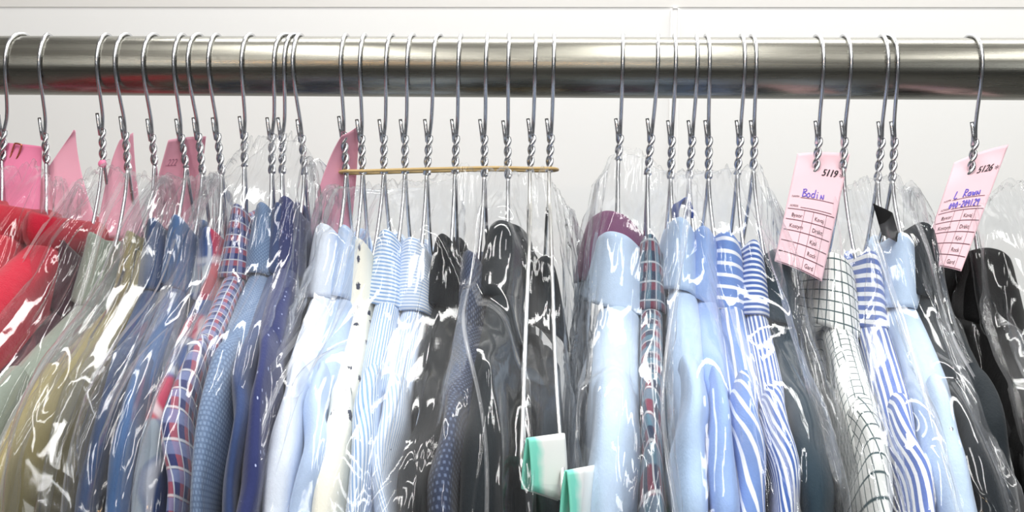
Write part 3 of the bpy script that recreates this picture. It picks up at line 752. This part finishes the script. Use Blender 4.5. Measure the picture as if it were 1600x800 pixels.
# ------------------------------------------------------------------ polythene bags
def worley(s, l, seed):
    """nearest-cell facets on a jittered grid: returns tilted-facet height in cell units"""
    def h(i, j, k):
        n = (i * 374761393 + j * 668265263 + k * 974634777 + seed * 1442695) & 0x7fffffff
        n = ((n ^ (n >> 13)) * 1274126177) & 0x7fffffff
        n = ((n ^ (n >> 15)) * 668265263) & 0x7fffffff
        return ((n ^ (n >> 11)) & 0xffff) / 65535.0
    ci = np.floor(s).astype(np.int64); cj = np.floor(l).astype(np.int64)
    b1 = np.full(s.shape, 1e9); b2 = np.full(s.shape, 1e9); val = np.zeros(s.shape)
    for di in (-1, 0, 1):
        for dj in (-1, 0, 1):
            i = ci + di; j = cj + dj
            px = i + .1 + .8 * h(i, j, 1); py = j + .1 + .8 * h(i, j, 2)
            dx = s - px; dy = l - py; d = np.sqrt(dx * dx + dy * dy)
            tilt = (h(i, j, 3) - .5) * 2 * dx + (h(i, j, 4) - .5) * 1.0 * dy
            near = d < b1
            b2 = np.where(near, b1, np.minimum(b2, d)); val = np.where(near, tilt, val); b1 = np.where(near, d, b1)
    e = np.clip((b2 - b1) / .22, 0, 1); e = e * e * (3 - 2 * e)
    return val * e

PROF = [(.010, None), (.022, .030), (.050, .013), (.078, -.008), (.090, -.028), (.112, -.048), (.155, -.072), (.200, -.094), (.236, -.122), (.252, -.162), (.257, -.24), (.260, -.37), (.264, -.60)]
BG = 'clear polythene garment bags'
def bag(label, x0, x1, top, seed, gs, nf=210, amp=1.0, drop=0.0, seams=()):
    """x0 = left/right pixel on the rail plane, x1 = the same where the sleeves are (y = -.25), or None"""
    rng = np.random.default_rng(seed)
    XL0, XR0 = at(x0[0], 400, 0).x, at(x0[1], 400, 0).x
    if x1: XL1, XR1 = at(x1[0], 722, -.25).x, at(x1[1], 722, -.25).x
    else: XL1, XR1 = XL0, XR0
    gx = np.array([GPOS[k][0] for k in gs]); gz = np.array([GPOS[k][1] for k in gs]); o_ = np.argsort(gx); gx, gz = gx[o_], gz[o_]
    tx = np.array([at(u, v, 0).x for u, v in top]); tz = np.array([at(u, v, 0).z for u, v in top])
    ns, nb = 84, 40; nv = 190
    # profile rows
    pb = np.array([p[0] for p in PROF]); pz = np.array([.06 if p[1] is None else p[1] for p in PROF])
    d = np.concatenate([[0], np.cumsum(np.hypot(np.diff(pb), np.diff(pz)))]); lv = np.linspace(0, 1, nv) ** 1.15 * d[-1]
    B = np.interp(lv, d, pb); Z = np.interp(lv, d, pz)
    ker = np.ones(7) / 7
    B = np.convolve(np.pad(B, 3, mode='edge'), ker, 'valid'); Z = np.convolve(np.pad(Z, 3, mode='edge'), ker, 'valid')
    ztopw = np.clip(1 - lv / .055, 0, 1); ztopw = ztopw * ztopw * (3 - 2 * ztopw)
    # ring
    def seg(a0, a1, n, A_, B_):
        al = np.linspace(a0, a1, 160); x = np.sign(np.cos(al)) * np.abs(np.cos(al)) ** .5; y = np.sign(np.sin(al)) * np.abs(np.sin(al)) ** .5
        s = np.concatenate([[0], np.cumsum(np.hypot(np.diff(x) * A_, np.diff(y) * B_))]); t = np.linspace(0, s[-1], n, endpoint=False)
        return np.interp(t, s, x), np.interp(t, s, y)
    nu = nf + 2 * ns + nb; P = np.zeros((nv, nu, 3)); half = (XR0 - XL0) / 2; W = np.zeros((nv, nu)); NX = np.zeros((nv, nu))
    for r in range(nv):
        parts = [seg(-3 * np.pi / 4, -np.pi / 4, nf, half, B[r]), seg(-np.pi / 4, np.pi / 4, ns, half, B[r]), seg(np.pi / 4, 3 * np.pi / 4, nb, half, B[r]), seg(3 * np.pi / 4, 5 * np.pi / 4, ns, half, B[r])]
        ex = np.concatenate([p[0] for p in parts]); ey = np.concatenate([p[1] for p in parts]) * B[r]
        k = -ey / .25
        xl = XL0 + (XL1 - XL0) * k; xr = XR0 + (XR1 - XR0) * k
        grow = .002 + .008 * min(1, lv[r] / .3)
        x = (xl + xr) / 2 + ex * ((xr - xl) / 2 + grow)
        zc = np.interp(x - (XL1 - XL0 + XR1 - XR0) / 2 * k, gx, gz)
        z = (zc + Z[r] - drop) * (1 - ztopw[r]) + np.interp(x, tx, tz) * ztopw[r]
        P[r, :, 0] = x; P[r, :, 1] = ey; P[r, :, 2] = z; NX[r] = ex
    # smooth the collar-height variation across the front
    # the hang of the film is not the same all along
    lowf = .55 * np.sin(NX * 5.1 + seed) + .45 * np.sin(NX * 11.7 + seed * 2.3)
    P[..., 2] -= (lowf * .016) * np.clip((lv - .10) / .15, 0, 1)[:, None]
    z0 = P[..., 2].copy()
    kk = np.ones(17) / 17
    for r in range(nv): P[r, :, 2] = np.convolve(np.concatenate([z0[r, -8:], z0[r], z0[r, :8]]), kk, 'valid')
    du = np.roll(P, -1, 1) - np.roll(P, 1, 1); dv = np.gradient(P, axis=0)
    N = np.cross(du, dv); N /= np.linalg.norm(N, axis=-1, keepdims=True) + 1e-12
    cen = P.mean(1, keepdims=True); cen = cen * np.array([1, 0, 1]); sgn = np.sign(np.sum(N * np.stack([P[..., 0] - cen[..., 0], P[..., 1], 0 * P[..., 0]], -1)))
    N *= -1 if sgn < 0 else 1
    Sa = np.cumsum(np.linalg.norm(np.roll(P, -1, 1) - P, axis=-1), axis=1); Sa0 = Sa[nv // 2] / 1.0
    Sn = np.broadcast_to(Sa0, (nv, nu)); Lg = np.broadcast_to(lv[:, None], (nv, nu))
    per = Sa0[-1]
    # ---- wrinkles
    wv = np.clip(lv / .05, .25, 1)[:, None]
    sh = .25 * np.sin(Sn * 9 + seed) * Lg + .02 * np.sin(Lg * 14 + seed)
    patchy = np.clip(.5 + .9 * np.sin(Sn * 23 + seed) * np.sin(Lg * 17 + seed * 2 + Sn * 5), 0, 1)
    D = .0090 * worley((Sn + sh) / .046, Lg / .13 + Sn * 2.0, seed) * wv
    D = D + .0020 * worley((Sn - sh * .8) / .019, Lg / .060 + Sn * 5, seed + 5) * wv * (.35 + .65 * patchy)
    crum = np.exp(-((Lg - .04) / .045) ** 2)
    D = D + .0010 * worley(Sn / .0075 + Lg * 22, Lg / .011 + Sn * 16, seed + 9) * (crum + .22 * patchy ** 2)
    nk = int(10 + per * 14)
    for k in range(nk):
        p0 = rng.uniform(0, per); p1 = p0 + rng.normal(0, .03); wv_ = smooth_noise(nv, 4, .006, rng)
        path = p0 + (p1 - p0) * (lv / lv[-1]) + wv_
        dp = (Sn - path[:, None] + per / 2) % per - per / 2
        wd = rng.uniform(.0018, .0075); a = rng.uniform(.0015, .0052) * rng.choice([1, 1, -.7])
        s0, s1 = sorted(rng.uniform(0, 1, 2) * lv[-1]); s0 *= .5; s1 = s1 * .8 + .12
        env = np.clip((lv - s0) / .05, 0, 1) * np.clip((s1 - lv) / .08, 0, 1)
        D = D + a * np.exp(-np.sqrt((dp / wd) ** 2 + .02)) * env[:, None]
    # taut panels between straight ridges that spread from the neck
    nr = int(6 + per * 13); base = (np.arange(nr) + rng.uniform(-.3, .3, nr)) * per / nr
    lo = Lg / lv[-1]
    ph = np.zeros((nv, nu)); amp_r = rng.uniform(.004, .013, nr)
    for k in range(nr):
        path = base[k] + rng.normal(0, .018) * lo[:, :1] + rng.normal(0, .006) * np.sin(lo[:, :1] * 5 + k)
        dp = np.abs((Sn - path + per / 2) % per - per / 2); wd = per / nr * .62
        tri = np.clip(1 - np.sqrt(dp ** 2 + .0011 ** 2) / wd, 0, 1)
        ph = np.maximum(ph, tri * amp_r[k])
    D = D + ph * np.clip(Lg / .10, .12, 1)
    # broad slack
    D = D + .005 * np.sin(Sn * 2 * np.pi / per * 5 + seed + Lg * 6) * np.clip(Lg / .2, 0, 1) * .6
    # pleats: the film doubled over on itself
    T = np.roll(P, -1, 1) - np.roll(P, 1, 1); T /= np.linalg.norm(T, axis=-1, keepdims=True) + 1e-12
    Tg = np.zeros((nv, nu))
    for k in range(int(3 + per * 7)):
        p0 = rng.uniform(0, per); path = p0 + rng.normal(0, .035) * (lv / lv[-1]) + smooth_noise(nv, 4, .006, rng)
        dp = (Sn - path[:, None] + per / 2) % per - per / 2
        w_ = rng.uniform(.004, .010) * (.5 + 1.0 * np.clip(lv / .3, 0, 1))[:, None]
        s0 = rng.uniform(0, .25) * lv[-1]; s1 = rng.uniform(.45, 1.1) * lv[-1]
        env = (np.clip((lv - s0) / .05, 0, 1) * np.clip((s1 - lv) / .08, 0, 1))[:, None]
        g = np.exp(-(dp / w_) ** 2) * env
        Tg -= 2.3 * dp * g; D = D + .0022 * g + .0020 * (dp / w_) * g
    P = P + N * (D * amp)[..., None] + T * Tg[..., None]
    # torn upper edge
    jag = smooth_noise(nu, 60, .0022, rng) + smooth_noise(nu, 170, .0010, rng)
    P[..., 2] += (jag[None, :] * ztopw[:, None])
    UV = np.stack([Sn, Lg], -1)
    o = link('garment_bag', grid_mesh('garment_bag', P, UV, wrap_u=True), M['film'])
    tag(o, label, 'plastic bag', BG)
    for (c0, c1, r0, r1, hwid) in seams:      # doubled, welded edges of the film
        rr = np.arange(int(r0 * nv), int(r1 * nv)); t = (rr - rr[0]) / max(1, len(rr) - 1)
        col = (c0 + (c1 - c0) * t ** 1.2 + .006 * np.sin(t * 9 + seed)) * nf
        A = np.zeros((len(rr), 5, 3)); U2 = np.zeros((len(rr), 5, 2))
        for a, r in enumerate(rr):
            i0 = int(col[a]); f = col[a] - i0
            c = P[r, i0] * (1 - f) + P[r, (i0 + 1) % nu] * f; n_ = N[r, i0]; tt = T[r, i0]
            for b, q in enumerate(np.linspace(-1, 1, 5)):
                A[a, b] = c + n_ * (.0040 + .0012 * q * q) + tt * q * hwid * (1 + .25 * math.sin(a * .21 + seed)); U2[a, b] = (q * hwid, lv[r])
        k_ = np.ones(21) / 21
        for b in range(5):
            for x in range(3): A[:, b, x] = np.convolve(np.pad(A[:, b, x], 10, mode='edge'), k_, 'valid')
        link('welded_seam', grid_mesh('welded_seam', A, U2), M['seam'], o)
    return o

bag('clear plastic bag over the two red sweaters', (-70, 88), None, [(-70, 330), (0, 300), (35, 284), (70, 260), (92, 300)], 11, [1, 2], seams=((.35, .30, .05, .95, .002),))
bag('clear plastic bag over the maroon, sage grey and olive shirts', (132, 256), None, [(95, 300), (132, 296), (165, 264), (205, 276), (258, 285)], 12, [3, 4, 5], seams=((.10, .22, .04, .98, .0025), (.70, .55, .06, .98, .0018)))
bag('clear plastic bag over the deep navy and mid blue plain shirts', (266, 328), (-10, 190), [(240, 275), (262, 296), (290, 312), (330, 290)], 13, [6, 7], seams=((.22, .45, .10, .98, .0022),))
bag('clear plastic bag over the tartan, small plaid, denim, indigo and pin dot shirts', (336, 480), None, [(330, 286), (380, 250), (412, 215), (474, 214), (482, 280)], 14, [8, 9, 10, 11, 12], seams=((.03, .62, .16, .98, .0035),))
bag('wide clear plastic bag over the ten garments joined by the rubber band', (528, 886), (316, 915), [(520, 330), (575, 302), (640, 296), (690, 282), (745, 262), (800, 270), (852, 272), (890, 340)], 15, [13, 14, 15, 16, 17, 18, 19, 20, 21, 22], nf=420, seams=((.71, .66, .03, .98, .0011), (.14, .07, .10, .98, .0022)  ))
bag('wide clear plastic bag over the light blue, blue striped and dark teal shirts', (938, 1198), (892, 1380), [(930, 300), (962, 236), (1000, 240), (1050, 286), (1100, 276), (1150, 272), (1180, 264), (1200, 320)], 16, [23, 24, 25, 26, 27, 28, 29], nf=320, seams=((.50, .24, .06, .98, .0020), (.62, .80, .25, .98, .0024)))
bag('clear plastic bag over the window-pane check, bengal striped, light blue and charcoal garments', (1262, 1414), None, [(1255, 335), (1300, 312), (1340, 284), (1395, 280), (1420, 330)], 17, [30, 31, 32, 33], seams=((.46, .62, .05, .98, .0020), (.85, .92, .05, .98, .0020)))
bag('clear plastic bag over the jet black jacket at the right end', (1500, 1660), None, [(1495, 370), (1550, 300), (1600, 282), (1660, 290)], 18, [34])
